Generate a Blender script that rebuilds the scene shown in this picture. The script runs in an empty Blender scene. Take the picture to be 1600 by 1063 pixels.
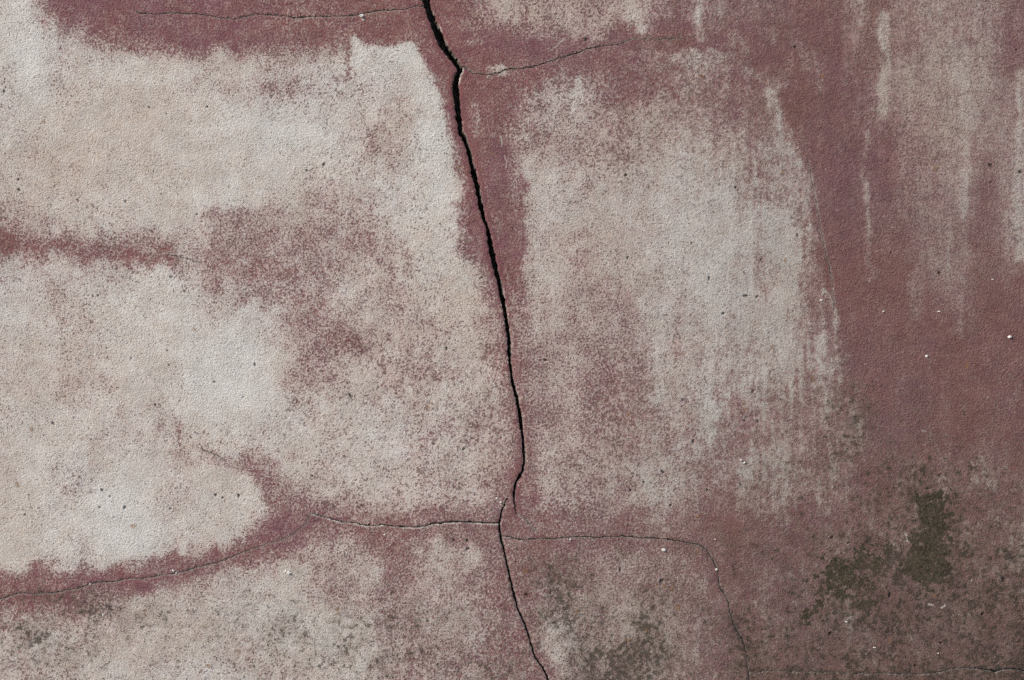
import bpy, math
import numpy as np
from mathutils import Vector

# ------------------------------------------------------------------ camera, sky, sun, exposure
S = bpy.context.scene
H0 = 1.30                                   # height of the middle of the view above the ground
cam_d = bpy.data.cameras.new("camera"); cam = bpy.data.objects.new("camera", cam_d)
S.collection.objects.link(cam); S.camera = cam
cam_d.sensor_width = 36.0; cam_d.lens = 50.0; cam_d.clip_end = 200.0; cam_d.clip_start = 0.05
DIST = 1.6 * 50.0 / 36.0
cam.location = (0.0, -DIST, H0); cam.rotation_euler = (math.radians(90), 0, 0)

SUN_EL, SUN_AZ = math.radians(36), math.radians(-63)   # azimuth measured from straight behind the camera, to the left
world = bpy.data.worlds.new("World"); S.world = world; world.use_nodes = True
wn = world.node_tree.nodes; wl = world.node_tree.links
for n in list(wn): wn.remove(n)
sky = wn.new('ShaderNodeTexSky'); sky.sky_type = 'NISHITA'; sky.sun_disc = False
sky.sun_elevation = SUN_EL
bg = wn.new('ShaderNodeBackground'); bg.inputs['Strength'].default_value = 0.09
wo = wn.new('ShaderNodeOutputWorld')
wl.new(sky.outputs[0], bg.inputs[0]); wl.new(bg.outputs[0], wo.inputs[0])
sd = Vector((math.sin(SUN_AZ) * math.cos(SUN_EL), -math.cos(SUN_AZ) * math.cos(SUN_EL), math.sin(SUN_EL)))
sky.sun_rotation = math.atan2(sd.x, sd.y)
sun_d = bpy.data.lights.new("sun", 'SUN'); sun = bpy.data.objects.new("sun", sun_d); S.collection.objects.link(sun)
sun_d.energy = 2.2; sun_d.angle = math.radians(6); sun_d.color = (1.0, 0.925, 0.83)
sun.rotation_euler = (-sd).to_track_quat('-Z', 'Y').to_euler(); sun.location = (-3, -4, 5)

S.view_settings.view_transform = 'Standard'; S.view_settings.look = 'None'
S.view_settings.exposure = 1.27; S.view_settings.gamma = 1.0; S.view_settings.use_curve_mapping = False
S.render.engine = 'CYCLES'; S.cycles.use_denoising = False

# ------------------------------------------------------------------ noise helpers (1 unit = 1 mm on the wall)
def vnoise(u, v, su, sv, seed):
    """smooth lattice noise in -1..1, wavelength su x sv"""
    rng = np.random.default_rng(seed)
    L = rng.uniform(-1, 1, (256, 256)).astype(np.float32)
    a = u / su + 1000.37; b = v / sv + 1000.71
    ia = np.floor(a).astype(np.int64); ib = np.floor(b).astype(np.int64)
    fa = (a - ia).astype(np.float32); fb = (b - ib).astype(np.float32)
    fa = fa * fa * (3 - 2 * fa); fb = fb * fb * (3 - 2 * fb)
    ia &= 255; ib &= 255; ja = (ia + 1) & 255; jb = (ib + 1) & 255
    return (L[ia, ib] * (1 - fa) + L[ja, ib] * fa) * (1 - fb) + (L[ia, jb] * (1 - fa) + L[ja, jb] * fa) * fb

def fbm(u, v, s, seed, octs=4, gain=0.55, asp=1.0):
    t = 0; a = 1.0; n = 0
    c, d = math.cos(0.6), math.sin(0.6)
    for k in range(octs):
        if asp == 1.0:
            x, y = (u * c - v * d, u * d + v * c) if k % 2 else (u, v)
        else:
            x, y = u, v
        t = t + a * vnoise(x, y, s, s * asp, seed + k * 17); n += a * a
        a *= gain; s *= 0.5
    return t / math.sqrt(n) * 1.35

def smooth(a, b, x):
    t = np.clip((x - a) / (b - a), 0, 1); return t * t * (3 - 2 * t)

# ------------------------------------------------------------------ where the whitewash is left (0 red .. 9 white), 40 mm cells
T = [
[8,6,2,1,1,0,1,1,1,1,1,2,1,1,1,0,0,1,3,5,5,5,5,5,6,4,3,5,3,3,2,1,2,4,2,5,6,5,5,3],
[8,7,5,4,2,1,0,0,0,1,1,1,1,2,1,1,1,0,1,2,3,2,3,4,3,2,1,2,3,1,2,1,1,3,3,5,5,5,5,3],
[8,8,7,7,7,7,7,6,6,6,5,5,6,6,7,7,7,1,0,2,2,1,1,1,2,3,3,5,3,1,1,3,1,2,5,6,6,6,5,3],
[7,8,7,8,8,8,8,7,7,6,5,5,6,6,7,7,7,2,0,1,2,5,6,3,2,3,4,4,3,2,5,1,1,2,5,6,5,6,5,4],
[7,8,8,8,8,8,8,8,8,8,7,7,7,7,7,6,8,5,1,1,4,5,5,4,4,6,5,5,4,3,4,1,1,2,4,5,5,6,5,5],
[7,7,8,8,8,8,8,8,8,8,8,8,8,7,6,6,8,7,1,2,4,5,5,5,5,6,6,6,6,5,7,2,1,1,2,4,5,6,5,5],
[7,7,7,8,8,8,8,8,8,8,8,8,8,7,7,7,8,8,2,2,4,6,6,6,6,7,7,7,7,6,7,5,1,2,2,4,4,6,4,5],
[6,7,7,8,7,8,8,8,8,8,8,7,6,6,6,7,8,8,2,2,4,6,6,7,7,7,7,8,7,5,7,6,2,2,1,3,4,6,3,5],
[5,6,7,7,7,7,8,7,6,5,5,5,5,5,6,7,8,8,3,2,3,6,7,7,7,7,8,8,8,7,8,6,2,2,3,2,4,5,3,5],
[3,4,4,4,4,4,4,6,4,4,4,4,4,5,5,7,8,7,2,1,2,6,6,7,7,7,8,8,8,8,8,6,2,2,3,2,4,4,2,5],
[6,6,6,5,5,6,7,6,4,4,4,5,4,5,6,7,7,7,6,1,2,6,6,6,7,7,8,8,8,7,7,6,1,1,2,2,5,5,2,4],
[7,7,7,7,7,8,8,7,5,5,5,5,5,6,6,6,7,7,7,2,3,6,6,5,6,7,7,8,8,7,8,6,3,1,1,1,3,4,1,2],
[7,7,7,7,8,8,8,8,7,7,6,5,5,5,6,6,6,7,7,4,4,6,6,5,5,7,7,7,7,7,8,6,4,1,1,1,2,3,1,1],
[7,7,7,7,8,8,8,8,8,8,7,5,4,5,5,6,6,6,7,4,4,5,6,5,5,7,7,7,7,6,8,6,5,1,1,1,1,1,1,1],
[7,7,7,7,7,8,8,8,9,9,8,6,5,6,6,6,5,6,7,5,3,5,5,4,4,5,7,7,6,6,7,6,5,3,1,1,1,1,1,1],
[7,7,7,7,7,7,7,8,9,9,8,6,6,7,6,6,6,7,6,5,3,5,5,4,4,5,6,6,6,5,6,5,5,3,1,1,1,1,1,1],
[7,7,8,8,7,7,6,8,8,8,7,7,7,7,7,7,6,5,5,5,3,4,5,4,4,5,6,6,5,5,5,5,5,4,2,1,1,1,1,1],
[7,8,8,7,7,7,6,6,7,7,7,6,7,7,7,7,6,6,6,5,4,5,5,5,4,5,6,5,4,5,6,5,5,4,2,1,2,1,2,2],
[7,8,7,7,8,8,7,7,7,6,5,6,6,7,7,7,6,6,6,4,4,5,5,5,5,6,6,4,5,6,6,5,5,3,2,2,3,2,3,2],
[8,8,7,7,8,8,7,7,8,8,6,4,5,6,6,6,6,5,5,4,2,5,5,4,5,6,6,3,3,4,5,4,3,2,2,2,3,2,3,2],
[8,8,8,8,9,9,7,8,7,8,5,3,4,5,5,5,5,4,3,2,2,3,3,3,4,4,4,2,2,2,3,2,2,2,3,3,2,2,3,2],
[8,8,8,7,9,8,6,6,6,5,4,4,5,5,4,3,5,5,5,3,2,2,3,3,4,4,4,3,1,1,1,1,2,2,2,2,2,3,2,3],
[6,6,6,7,6,4,3,4,5,6,6,6,5,5,5,3,4,5,4,3,2,3,3,4,4,4,4,3,2,2,2,2,2,2,2,2,2,2,2,2],
[3,3,3,4,5,6,6,6,7,7,7,7,6,5,5,4,5,5,4,3,2,5,5,5,6,4,4,3,2,3,2,2,2,2,1,2,2,2,2,2],
[5,6,6,6,6,7,7,7,7,7,7,7,8,7,5,5,4,5,5,3,3,6,6,5,6,6,5,4,2,2,2,2,2,2,1,2,1,2,1,1],
[6,6,6,7,7,7,7,7,7,6,7,7,7,7,6,5,4,4,4,3,3,6,6,5,5,5,5,4,3,2,2,2,1,2,1,1,2,1,1,1],
[6,6,6,7,7,7,7,7,7,6,6,7,7,7,5,5,4,4,4,3,3,4,5,5,5,5,4,4,3,2,2,1,2,1,1,1,1,2,1,1]]
TW = np.array(T, dtype=np.float32) / 9.0

# areas of bare red paint with a sharp edge: (polygon, wash left there, edge softness)
RED_AREAS = [
 ([(40,-80),(58,0),(85,18),(112,34),(142,50),(180,58),(232,64),(290,70),(330,66),(352,60),(372,72),(402,76),(432,68),
   (470,62),(500,56),(522,52),(546,62),(572,60),(602,62),(640,66),(656,90),(664,114),(690,124),(694,170),(705,220),
   (715,262),(722,305),(721,350),(733,392),(756,404),(776,430),(800,452),(810,420),(812,380),(816,330),(800,290),
   (790,240),(782,205),(795,176),(826,156),(858,134),(888,112),(940,92),(1010,76),(1090,72),(1180,60),(1160,44),(1060,46),(960,44),
   (900,58),(840,62),(800,54),(740,40),(720,-80)], 0.10, 19),
 ([(1210,140),(1245,212),(1264,268),(1275,340),(1288,408),(1301,468),(1314,528),(1330,580),(1352,640),(1368,700),
   (1430,700),(1600,660),(1600,520),(1520,520),(1440,500),(1410,430),(1380,400),(1345,330),(1340,230),(1310,160)], 0.12, 14),
 ([(-60,350),(0,352),(18,362),(30,376),(22,392),(0,402),(-60,410)], 0.05, 5),
 ([(-60,898),(0,899),(30,905),(52,896),(110,902),(160,900),(210,895),(255,882),(300,873),(340,858),(380,846),(402,832),
   (430,812),(425,790),(398,765),(400,755),(440,772),(500,790),(560,806),(640,806),(700,800),(775,792),(800,750),(800,700),(820,640),
   (826,700),(830,760),(838,800),(900,815),(1000,800),(1020,830),(1090,838),(1120,860),(1150,900),(1150,960),(1175,1080),
   (1140,1080),(1120,980),(1105,905),(1080,866),(1000,858),(900,856),(820,862),(812,900),(845,1000),(880,1080),(815,1080),
   (790,960),(760,860),(700,846),(640,850),(600,862),(540,838),(480,842),(445,868),(400,872),(340,886),(300,900),
   (240,914),(190,930),(120,928),(70,944),(0,946),(-60,950)], 0.22, 13),
 ([(-60,892),(0,894),(30,900),(52,890),(110,897),(160,896),(210,889),(255,877),(300,867),(340,853),(380,841),(402,826),(430,812),(440,790),(478,796),(520,810),
   (470,852),(430,868),(400,876),(340,890),(300,901),(240,917),(190,930),(120,932),(70,944),(0,948),(-60,950)], 0.13, 15)]
# strokes of lighter or redder surface: points, half width, wash value, strength
STROKES = [
 ([(0,378),(60,382),(120,392),(200,397),(262,397)], 13, 0.14, 0.85),
 ([(1380,35),(1384,100),(1377,180)], 9, 0.85, 0.85), ([(1372,40),(1378,80)], 5, 0.9, 0.9),
 ([(1352,205),(1350,290),(1356,350),(1362,430)], 6, 0.66, 0.8),
 ([(1516,88),(1512,180),(1505,330)], 9, 0.76, 0.8), ([(1508,380),(1503,440),(1500,520)], 8, 0.60, 0.75),
 ([(1470,0),(1462,120),(1475,260)], 20, 0.70, 0.5), ([(1428,430),(1432,500)], 7, 0.5, 0.7),
 ([(1494,90),(1500,140)], 6, 0.78, 0.6),
 ([(1412,0),(1408,180),(1415,330)], 13, 0.60, 0.45), ([(1444,30),(1440,220),(1450,420)], 11, 0.64, 0.45), ([(1484,0),(1480,200),(1484,380)], 9, 0.68, 0.45), ([(1540,60),(1536,200)], 10, 0.55, 0.4),
 ([(1425,300),(1430,470)], 8, 0.5, 0.4), ([(1466,380),(1470,500)], 7, 0.45, 0.4), ([(1328,60),(1330,130)], 8, 0.4, 0.4), ([(1222,560),(1226,700)], 6, 0.75, 0.5), ([(1062,520),(1060,690)], 5, 0.72, 0.45),
 ([(640,90),(672,150),(690,230),(705,300)], 16, 1.05, 0.6), ([(560,75),(600,85),(640,82)], 10, 1.0, 0.5), ([(830,260),(836,420),(842,520)], 14, 0.98, 0.45), ([(1235,250),(1215,215)], 9, 0.95, 0.5),
 ([(1594,100),(1590,250),(1596,400)], 7, 0.76, 0.85), ([(1206,140),(1212,180),(1214,226)], 8, 0.85, 0.8),
 ([(1238,430),(1240,520),(1246,570)], 7, 0.9, 0.6), ([(1262,370),(1258,440)], 6, 0.75, 0.5),
 ([(1288,452),(1300,478),(1305,520)], 5, 0.75, 0.8),
 ([(902,118),(900,182)], 5, 0.8, 0.8), ([(884,124),(862,140),(830,158)], 8, 0.7, 0.6),
 ([(880,40),(920,50),(945,38)], 14, 0.62, 0.7), ([(985,10),(1004,40)], 9, 0.85, 0.8), ([(1098,0),(1090,52)], 9, 0.72, 0.8),
 ([(1010,0),(1000,30)], 8, 0.75, 0.6), ([(1062,95),(1100,80),(1120,92)], 9, 0.66, 0.75), ([(1066,130),(1062,140)], 9, 0.66, 0.6),
 ([(1145,60),(1160,72)], 10, 0.6, 0.7), ([(1166,110),(1190,118)], 9, 0.55, 0.7), ([(1270,136),(1280,138)], 8, 0.45, 0.6),
 ([(1090,120),(1090,150)], 5, 0.7, 0.6), ([(1240,70),(1262,84)], 12, 0.5, 0.6), ([(1340,0),(1350,40)], 12, 0.5, 0.5),
 ([(742,160),(741,200)], 5, 0.5, 0.7), ([(728,40),(740,52)], 7, 0.45, 0.6), ([(762,112),(788,108)], 5, 0.75, 0.75),
 ([(736,72),(754,70)], 6, 0.4, 0.6), ([(790,14),(800,30)], 10, 0.7, 0.5),
 ([(25,20),(40,60),(48,110)], 15, 1.0, 0.8), ([(560,70),(566,90)], 9, 0.95, 0.7), ([(636,75),(645,110)], 12, 1.0, 0.7),
 ([(540,70),(541,125)], 4, 0.15, 0.6), ([(678,120),(684,150)], 7, 0.85, 0.6),
 ([(1450,690),(1452,760)], 8, 0.45, 0.6), ([(1420,560),(1440,600)], 6, 0.3, 0.3), ([(1590,560),(1582,640)], 8, 0.35, 0.5),
 ([(160,790),(185,800),(200,850)], 28, 1.0, 0.8), ([(370,560),(350,610),(345,650)], 30, 1.0, 0.85), ([(430,560),(420,600)], 22, 1.0, 0.6),
 ([(345,775),(352,850)], 10, 0.85, 0.7), ([(395,765),(405,790)], 14, 0.95, 0.7), ([(282,850),(285,870)], 7, 0.9, 0.8),
 ([(560,235),(600,250)], 20, 0.62, 0.3), ([(1055,300),(1110,380),(1130,470)], 32, 0.95, 0.5), ([(1100,620),(1104,680)], 12, 0.75, 0.6),
 ([(1020,740),(1045,780)], 24, 0.75, 0.6), ([(1015,560),(1035,640)], 12, 0.8, 0.5),
 ([(450,890),(476,900),(480,890)], 12, 0.9, 0.5), ([(690,850),(684,900)], 14, 0.75, 0.6),
 ([(620,860),(615,900)], 22, 0.3, 0.6), ([(716,440),(726,470)], 14, 0.95, 0.6),
 ([(860,290),(850,330)], 16, 0.9, 0.5), ([(835,430),(870,420)], 18, 0.9, 0.4),
 ([(820,270),(815,300),(812,440)], 6, 0.15, 0.8),
 ([(1080,240),(1120,300),(1150,420),(1160,560)], 44, 0.92, 0.35), ([(1225,330),(1235,440),(1240,520)], 26, 0.85, 0.4), ([(850,250),(870,330),(850,460)], 22, 0.85, 0.35),
 ([(1000,300),(1020,420),(1030,560),(1030,740)], 12, 0.85, 0.4), ([(1100,560),(1104,700)], 8, 0.8, 0.45), ([(1145,440),(1150,600),(1147,700)], 7, 0.75, 0.4), ([(1190,300),(1196,480),(1192,640)], 7, 0.8, 0.4),
 ([(330,390),(400,410),(480,420)], 34, 0.38, 0.45), ([(340,345),(430,350)], 22, 0.42, 0.35), ([(420,470),(480,500),(520,540)], 26, 0.42, 0.4), ([(460,590),(500,600)], 22, 0.40, 0.4), ([(560,380),(620,400)], 24, 0.45, 0.35),
 ([(620,450),(640,520)], 26, 0.5, 0.3), ([(700,560),(770,650),(790,700)], 24, 0.48, 0.35), ([(400,715),(430,760),(470,790)], 22, 0.28, 0.45), ([(620,120),(630,180)], 22, 0.55, 0.3), ([(520,800),(620,812)], 22, 0.30, 0.3),
 ([(700,668),(757,665)], 4, 0.3, 0.5), ([(655,495),(690,532)], 4, 0.4, 0.5),
 ([(320,706),(345,718),(385,738)], 7, 0.35, 0.6), ([(275,640),(280,685)], 10, 0.5, 0.6),
 ([(390,730),(420,770)], 14, 0.3, 0.5), ([(500,520),(600,540)], 20, 0.35, 0.35), ([(545,530),(560,545)], 14, 0.2, 0.5),
 ([(80,430),(100,500)], 12, 0.55, 0.4), ([(1060,470),(1062,540)], 22, 0.5, 0.3), ([(905,520),(960,600)], 34, 0.35, 0.4),
]
# cool bare lime patches and warm ones: x, y, rx, ry, amount (negative cool, positive warm)
TINTS = [(35,90,40,110,-.5),(370,590,90,100,-.5),(175,830,60,60,-.4),(600,120,90,50,-.4),(690,220,40,120,-.4),(1110,430,160,230,-.14),
 (220,210,120,100,.35),(70,240,60,80,.3),(200,560,130,80,.2),(480,160,60,60,-.1),(620,190,70,60,.25),(735,480,40,60,.4),(760,560,30,50,.5),
 (860,20,110,60,.6),(930,400,60,80,.4),(900,150,60,60,-.2),(1450,200,90,190,.55),(950,230,80,60,.3),(450,230,60,60,-.25),(100,760,60,60,-.25),
 (770,720,40,60,.45),(1270,60,80,60,.4),(1060,200,120,60,.25),(900,700,80,80,.2),(430,960,90,60,-.3),(230,980,150,60,.15),(1400,800,120,80,.35),(1060,300,60,60,-.3)]
# brown-green growth film: x, y, rx, ry, amount
GRIME = [(1332,645,36,50,.55),(1310,720,50,40,.32),(890,955,60,50,.62),(990,1030,60,45,.75),(935,1045,45,32,.70),(870,890,60,45,.35),(1010,990,30,60,.4),
 (1060,940,60,60,.22),(650,965,14,14,.45),(700,960,60,50,.16),(45,990,34,26,.62),(85,930,45,14,.55),(140,950,50,18,.45),(110,1020,90,40,.30),
 (1440,850,110,90,.20),(1570,900,60,80,.22),(1596,1015,16,40,.6),(1165,1010,18,50,.3),(1560,1050,90,16,.4),(1300,1055,200,18,.28),
 (1430,760,70,50,.25),(1150,860,60,30,.2),(330,960,200,60,.16),(520,1000,150,60,.26),(230,960,60,20,.2),(560,900,150,60,.12),(620,600,260,120,.05),(60,680,120,80,.08),(1420,960,220,120,.22),(1200,1000,60,60,.15),(1265,838,9,9,.5),(1163,1012,8,8,.6),(620,1040,140,40,.15),
 (1500,760,120,80,.12),(1200,740,80,60,.12),(940,430,80,100,.08),(780,1050,50,30,.2),(740,810,70,60,.08),(550,760,200,60,.04),(1080,700,150,90,.06)]
# dark mould: polygons with coverage
MOULD = [
 ([(1446,768),(1458,763),(1470,770),(1480,786),(1487,808),(1482,830),(1478,846),(1486,866),(1484,884),(1474,900),(1458,908),(1446,916),(1430,911),(1414,902),(1406,886),(1409,868),(1420,856),(1432,846),(1441,828),(1435,806),(1437,786)], 0.92),
 ([(1284,884),(1296,870),(1312,862),(1326,868),(1345,858),(1354,872),(1346,896),(1354,926),(1340,934),(1324,928),(1306,938),(1290,916)], 0.62),
 ([(1346,860),(1362,848),(1380,850),(1388,874),(1378,894),(1362,902),(1350,890)], 0.56),
 ([(1238,976),(1246,954),(1262,934),(1282,922),(1294,932),(1280,952),(1264,968),(1250,984)], 0.54),
 ([(1330,908),(1350,904),(1362,922),(1362,948),(1346,958),(1332,944)], 0.58),
]
# cracks: (points x, y, full width), depth, roughness, label, extra dirt beside, pale lip (side, amount), part name
CRACKS = [
 ([(648,-1400,9),(640,-800,10),(655,-400,11),(650,-160,12),(660,-40,12),(665,-2,11.5),(669,16,10),(678,38,11),(685,54,11),(690,68,12),(699,80,11),
   (709,93,10.5),(717,104,10),(718,111,8),(713,122,8.5),(711.5,135,10.5),(713,150,10),(714,165,9),(717,186,8.5),(720,206,8.5),(726,217,8.5),(731,232,7.5),
   (738,260,7.5),(743,282,7.5),(748,305,7),(752,326,7),(756,343,5.5),(762,357,5),(766,380,7.5),(770,402,8),(774,420,7.5),(781,445,6.5),(786,472,6.5),
   (791,502,5.5),(795,532,6),(797,566,6),(799.5,586,5),(803,605,6),(808,624,5.5),(812,650,5),(816,680,4.6),(818.5,705,4.6),(819,718,4.6),
   (817,736,4.4),(812,745,4.2),(807,752,4),(804,762,4.6),(802.5,776,3.4),(804.5,790,2.2),(806,803,1.2)],
   55, 1.0, "wide black crack running down from the top edge to a point above the lower junction", 0.0, (0, 0.0)),
 ([(792.8,779,1.2),(788,789,2.0),(784,798,2.6),(781,812,3.4),(780.5,827,4),(783.5,846,4),(787,856,3.6),(791,876,3.6),(797,904,3.4),(802,925,3.6),
   (809,952,3.4),(815,964,3.2),(822,980,3.4),(829,1005,3.2),(836,1028,3),(843,1037,2.6),(850,1047,3),(857,1064,2.8),(870,1110,2.6),(878,1300,2.6),(860,1600,2.4),(870,1826,2.4)],
   45, 0.7, "narrow black crack running from the lower junction down to the bottom edge", 0.0, (0, 0.0)),
 ([(780,818,2.4),(765,817,2.2),(740,816,2.4),(717,815.5,2.6),(703,815.5,2.2),(690,817.5,2.4),(676,818,2.4),(664,822,1.8),(650,824.5,1.6),(632,823,1.5),(614,822.5,1.5),
   (596,820,1.6),(580,821.5,1.6),(562,819,1.4),(547,816,1.3),(530,815,1.2),(513,810,1.1),(498,806,1.1),(487,802,1.0)],
   12, 0.7, "level crack with a pale lower lip left of the junction", 0.0, (1, 1.0)),
 ([(487,802,.7),(482,811,.7),(474,822,.7),(466,829,.7),(456,836.5,.7),(433,846,.8),(416,851,.8),(400,856,.9),(384,862,1.0),(367,868.5,1.1),(350,876,1.1),
   (334,881,1.2),(320,884,1.2),(307,886,1.2),(290,893,1.2),(274,896,1.3),(255,898,1.3),(234,903,1.3),(216,905,1.2),(200,904,1.2),(180,909,1.2),(160,910,1.2),
   (146,911,1.2),(134,915,1.2),(120,920,1.2),(107,921,1.2),(88,926,1.2),(67,926.5,1.2),(48,928,1.2),(30,927,1.3),(15,932,1.3),(0,936,1.4),(-200,960,1.4),(-700,930,1.3),(-2100,980,1.0)],
   6, 0.8, "long hairline crack in the red band at lower left", 0.12, (1, 0.16)),
 ([(783,838,1.0),(792,839,1.2),(805,842,1.6),(824,844,1.6),(843,841.5,1.5),(856,842,1.5),(870,842.5,1.5),(882,840,1.4),(897,839,1.4),(914,838,1.4),(930,841,1.6),(953,838,1.7),
   (970,839,1.6),(987,839,1.7),(1006,841,1.6),(1027,841.5,1.6),(1044,843,1.6),(1060,845.5,1.5),(1078,849,1.5),(1094,852,1.5),(1104,859,1.5),(1110,868,1.3),(1116,879,1.5),(1121,893,1.4),
   (1123,904,1.3),(1124,915,1.4),(1130,926,1.5),(1137,938,1.4),(1141,956,1.4),(1146,975,1.6),(1153,988,1.8),(1159,998,1.8),(1163,1010,1.7),(1166,1026,1.5),(1170,1056,1.5),(1174,1120,1.5),(1160,1300,1.2),(1175,1826,1.0)],
   7, 0.8, "hairline crack curving from the junction to the lower right", 0.34, (0, 0.0)),
 ([(200,16,.6),(212,18,.8),(220,21,1.4),(238,22,1.3),(254,21.5,1.1),(266,20,.9),(277,21,1.4),(300,21,1.3),(320,23.5,1.2),(344,28,1.1),(367,29.5,1.1),(384,26,1.1),(400,22,1.1),(423,23.5,1.3),
   (440,24.5,1.3),(460,27.5,1.4),(484,26,1.3),(507,25.5,1.3),(530,25,1.2),(547,25,1.3),(560,22.5,1.3),(574,20,1.3),(588,17,1.2),(600,16,1.3),(617,16,1.2),(634,14,1.2),(648,10,1.1),(661,9,1.2)],
   7, 0.8, "hairline crack across the red band at the top left", 0.10, (1, 0.18)),
 ([(723,104,1.6),(728,106,1.3),(732,110,1.0),(738,114,1.1),(750,116,1.2),(760,116.5,1.2),(770,116,1.2),(780,114,1.2),(789,109.5,1.3),(800,108.5,1.5),(816,107,1.5),(833,104.5,1.5),(846,100,1.4),
   (860,95.5,1.4),(880,90,1.3),(900,83.5,1.5),(916,78,1.4),(933,73.5,1.4),(950,71,1.2),(967,70,1.2),(978,65,1.0),(987,62,.9),(1010,61,.8),(1034,62,.9),(1060,60,.8),(1087,58,.6)],
   7, 0.9, "hairline crack climbing right from the bend of the wide crack", 0.30, (-1, 0.22)),
 ([(1262,250,.9),(1268,284,.9),(1276,320,.8),(1282,355,.9),(1290,395,1.0),(1296,418,1.0),(1301,438,.9),(1302,462,.8),(1304,484,.8)],
   3, 0.6, "faint upright hairline crack at the edge of the dark red area", 0.0, (0, 0.15)),
 ([(1168,1052,.9),(1200,1048,1.0),(1240,1049,.9),(1283,1050,1.0),(1310,1051,.8),(1333,1053.5,1.2),(1366,1052,.9),(1400,1053,1.1),(1435,1053.5,.9),(1467,1051,1.2),(1480,1047,1.0),(1494,1043.5,1.3),(1514,1044,1.2),
   (1534,1045.5,2.2),(1546,1047,2.6),(1556,1050,4.5),(1564,1047,2.8),(1580,1045,3),(1600,1048,3.2),(1700,1052,2.6),(2000,1040,2),(2900,1070,1.4)],
   12, 1.0, "dark crack along the bottom edge at the right corner", 0.34, (0, 0.0)),
 ([(256,397,.7),(264,398.5,1.0),(272,399,1.3),(281,402,.8),(292,404,.7),(302,408,.8),(312,411,.6)],
   4, 0.6, "short faint hairline crack at the end of the red streak on the left", 0.0, (-1, 0.9)),
 ([(808,803,.6),(812,804.5,.8),(818,810,.8),(824,815,.8),(830,821,.8),(836,830,.7)],
   3, 0.7, "tiny pale crack below the tip of the wide crack", 0.0, (1, 0.5)),
 ([(316,703,.6),(326,707,.9),(338,711,.9),(350,718,.7),(364,722,.5)],
   3, 0.7, "short faint crack left of the centre in pale plaster", 0.1, (0, 0.2)),
]
# dark pits (x, y, radius) and rusty grains
PITS = [(916,62,4.2),(978,274,3),(1149,293,2.4),(1165,463,4.4),(1183,464,2.8),(1108,435,3.4),(1548,259,4),(1548,285,2.2),(1594,269,4),(267,433,2.8),(167,544,1.7),
 (29,281,2.6),(30,297,2.8),(196,315,2.4),(7,143,2.6),(506,257,3),(480,267,2.4),(488,744,2.6),(337,774,3.2),(348,778,2.2),(373,775,3),(160,766,2.8),(172,776,1.8),(195,793,2.8),
 (156,793,2),(39,805,2),(266,795,2),(83,662,3.2),(243,633,2.4),(398,570,2.6),(548,619,4.5),(434,884,2.2),(1468,427,3),(1297,990,3.6),(1130,490,3.2),
 (1176,612,3),(1163,426,2),(1189,406,2),(1081,380,2.4),(852,563,3),(981,403,2.8),(1246,368,3),(698,545,3),(753,434,2.6),(1018,755,1.8),(1036,738,3.6),(1006,754,2.6),
 (985,766,2.6),(1105,766,2.6),(1048,790,2.6),(730,845,3),(731,858,3.6),(709,844,2.4),(969,891,3),(1034,908,4),(823,930,4),(801,357,2),(1184,659,2.2),(1163,658,2.4),(1083,690,3),
 (1067,625,2),(335,597,2),(262,548,1.8),(205,560,1.8),(264,571,2),(380,621,1.8),(1588,78,2),(1242,74,3),(1395,1010,2),(240,268,1.6),(308,335,2),(233,168,2),(260,178,1.6),(324,167,2),
 (1392,395,2),(1470,1005,2.6),(1535,960,3),(1568,906,5),(1390,930,4),(1300,840,3),(1430,1040,3),(725,702,3.4),(678,694,2.4),(288,455,2.4),(145,463,2.2),(153,462,2),(565,790,2)]
RUST = [(669,638,4),(507,650,3.4),(641,695,3),(527,952,4),(528,958,3.5),(304,515,3.6),(1222,269,4),(983,648,5),(1511,571,5),(1090,808,4),(1091,862,3.4),(1206,542,4),(208,822,5),
 (373,1018,4),(325,1041,4.5),(27,757,5),(716,262,3.4),(821,893,5),(1059,949,5.5),(1227,407,4),(1162,630,4),(1163,640,3),(450,425,3),(226,954,3.5),(49,671,4),(1270,592,4),(1460,930,3),
 (1050,920,4),(1038,916,3.5),(302,450,2.5),(68,190,4),(120,160,3),(1462,263,5),(1285,120,4),(1096,120,4),(770,240,2.5),(1505,500,3),(1390,1000,3),(1010,985,4),(980,1000,4),(902,955,4)]

# ------------------------------------------------------------------ the grid of the wall face
STEP = 1.25
def axis(lo, hi, lim_lo, lim_hi):
    core = list(np.arange(lo, hi + 1e-6, STEP)); a, b = [], []
    s, x = STEP, lo
    while x - s > lim_lo: s = min(s * 1.12, 24); x -= s; a.append(max(x, lim_lo + .5))
    s, x = STEP, core[-1]
    while x + s < lim_hi: s = min(s * 1.12, 24); x += s; b.append(min(x, lim_hi - .5))
    return np.array([lim_lo] + a[::-1] + core + b + [lim_hi])
WX0, WX1, WY0, WY1 = -2200.0, 3800.0, -1368.5, 531.5 + H0 * 1000
xs = np.unique(axis(-24, 1624, WX0, WX1)); ys = np.unique(axis(-20, 1084, WY0, WY1))
NX, NY = len(xs), len(ys)
U, V = np.meshgrid(xs, ys)           # row = y (down), col = x
U = U.astype(np.float64); V = V.astype(np.float64)

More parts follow.
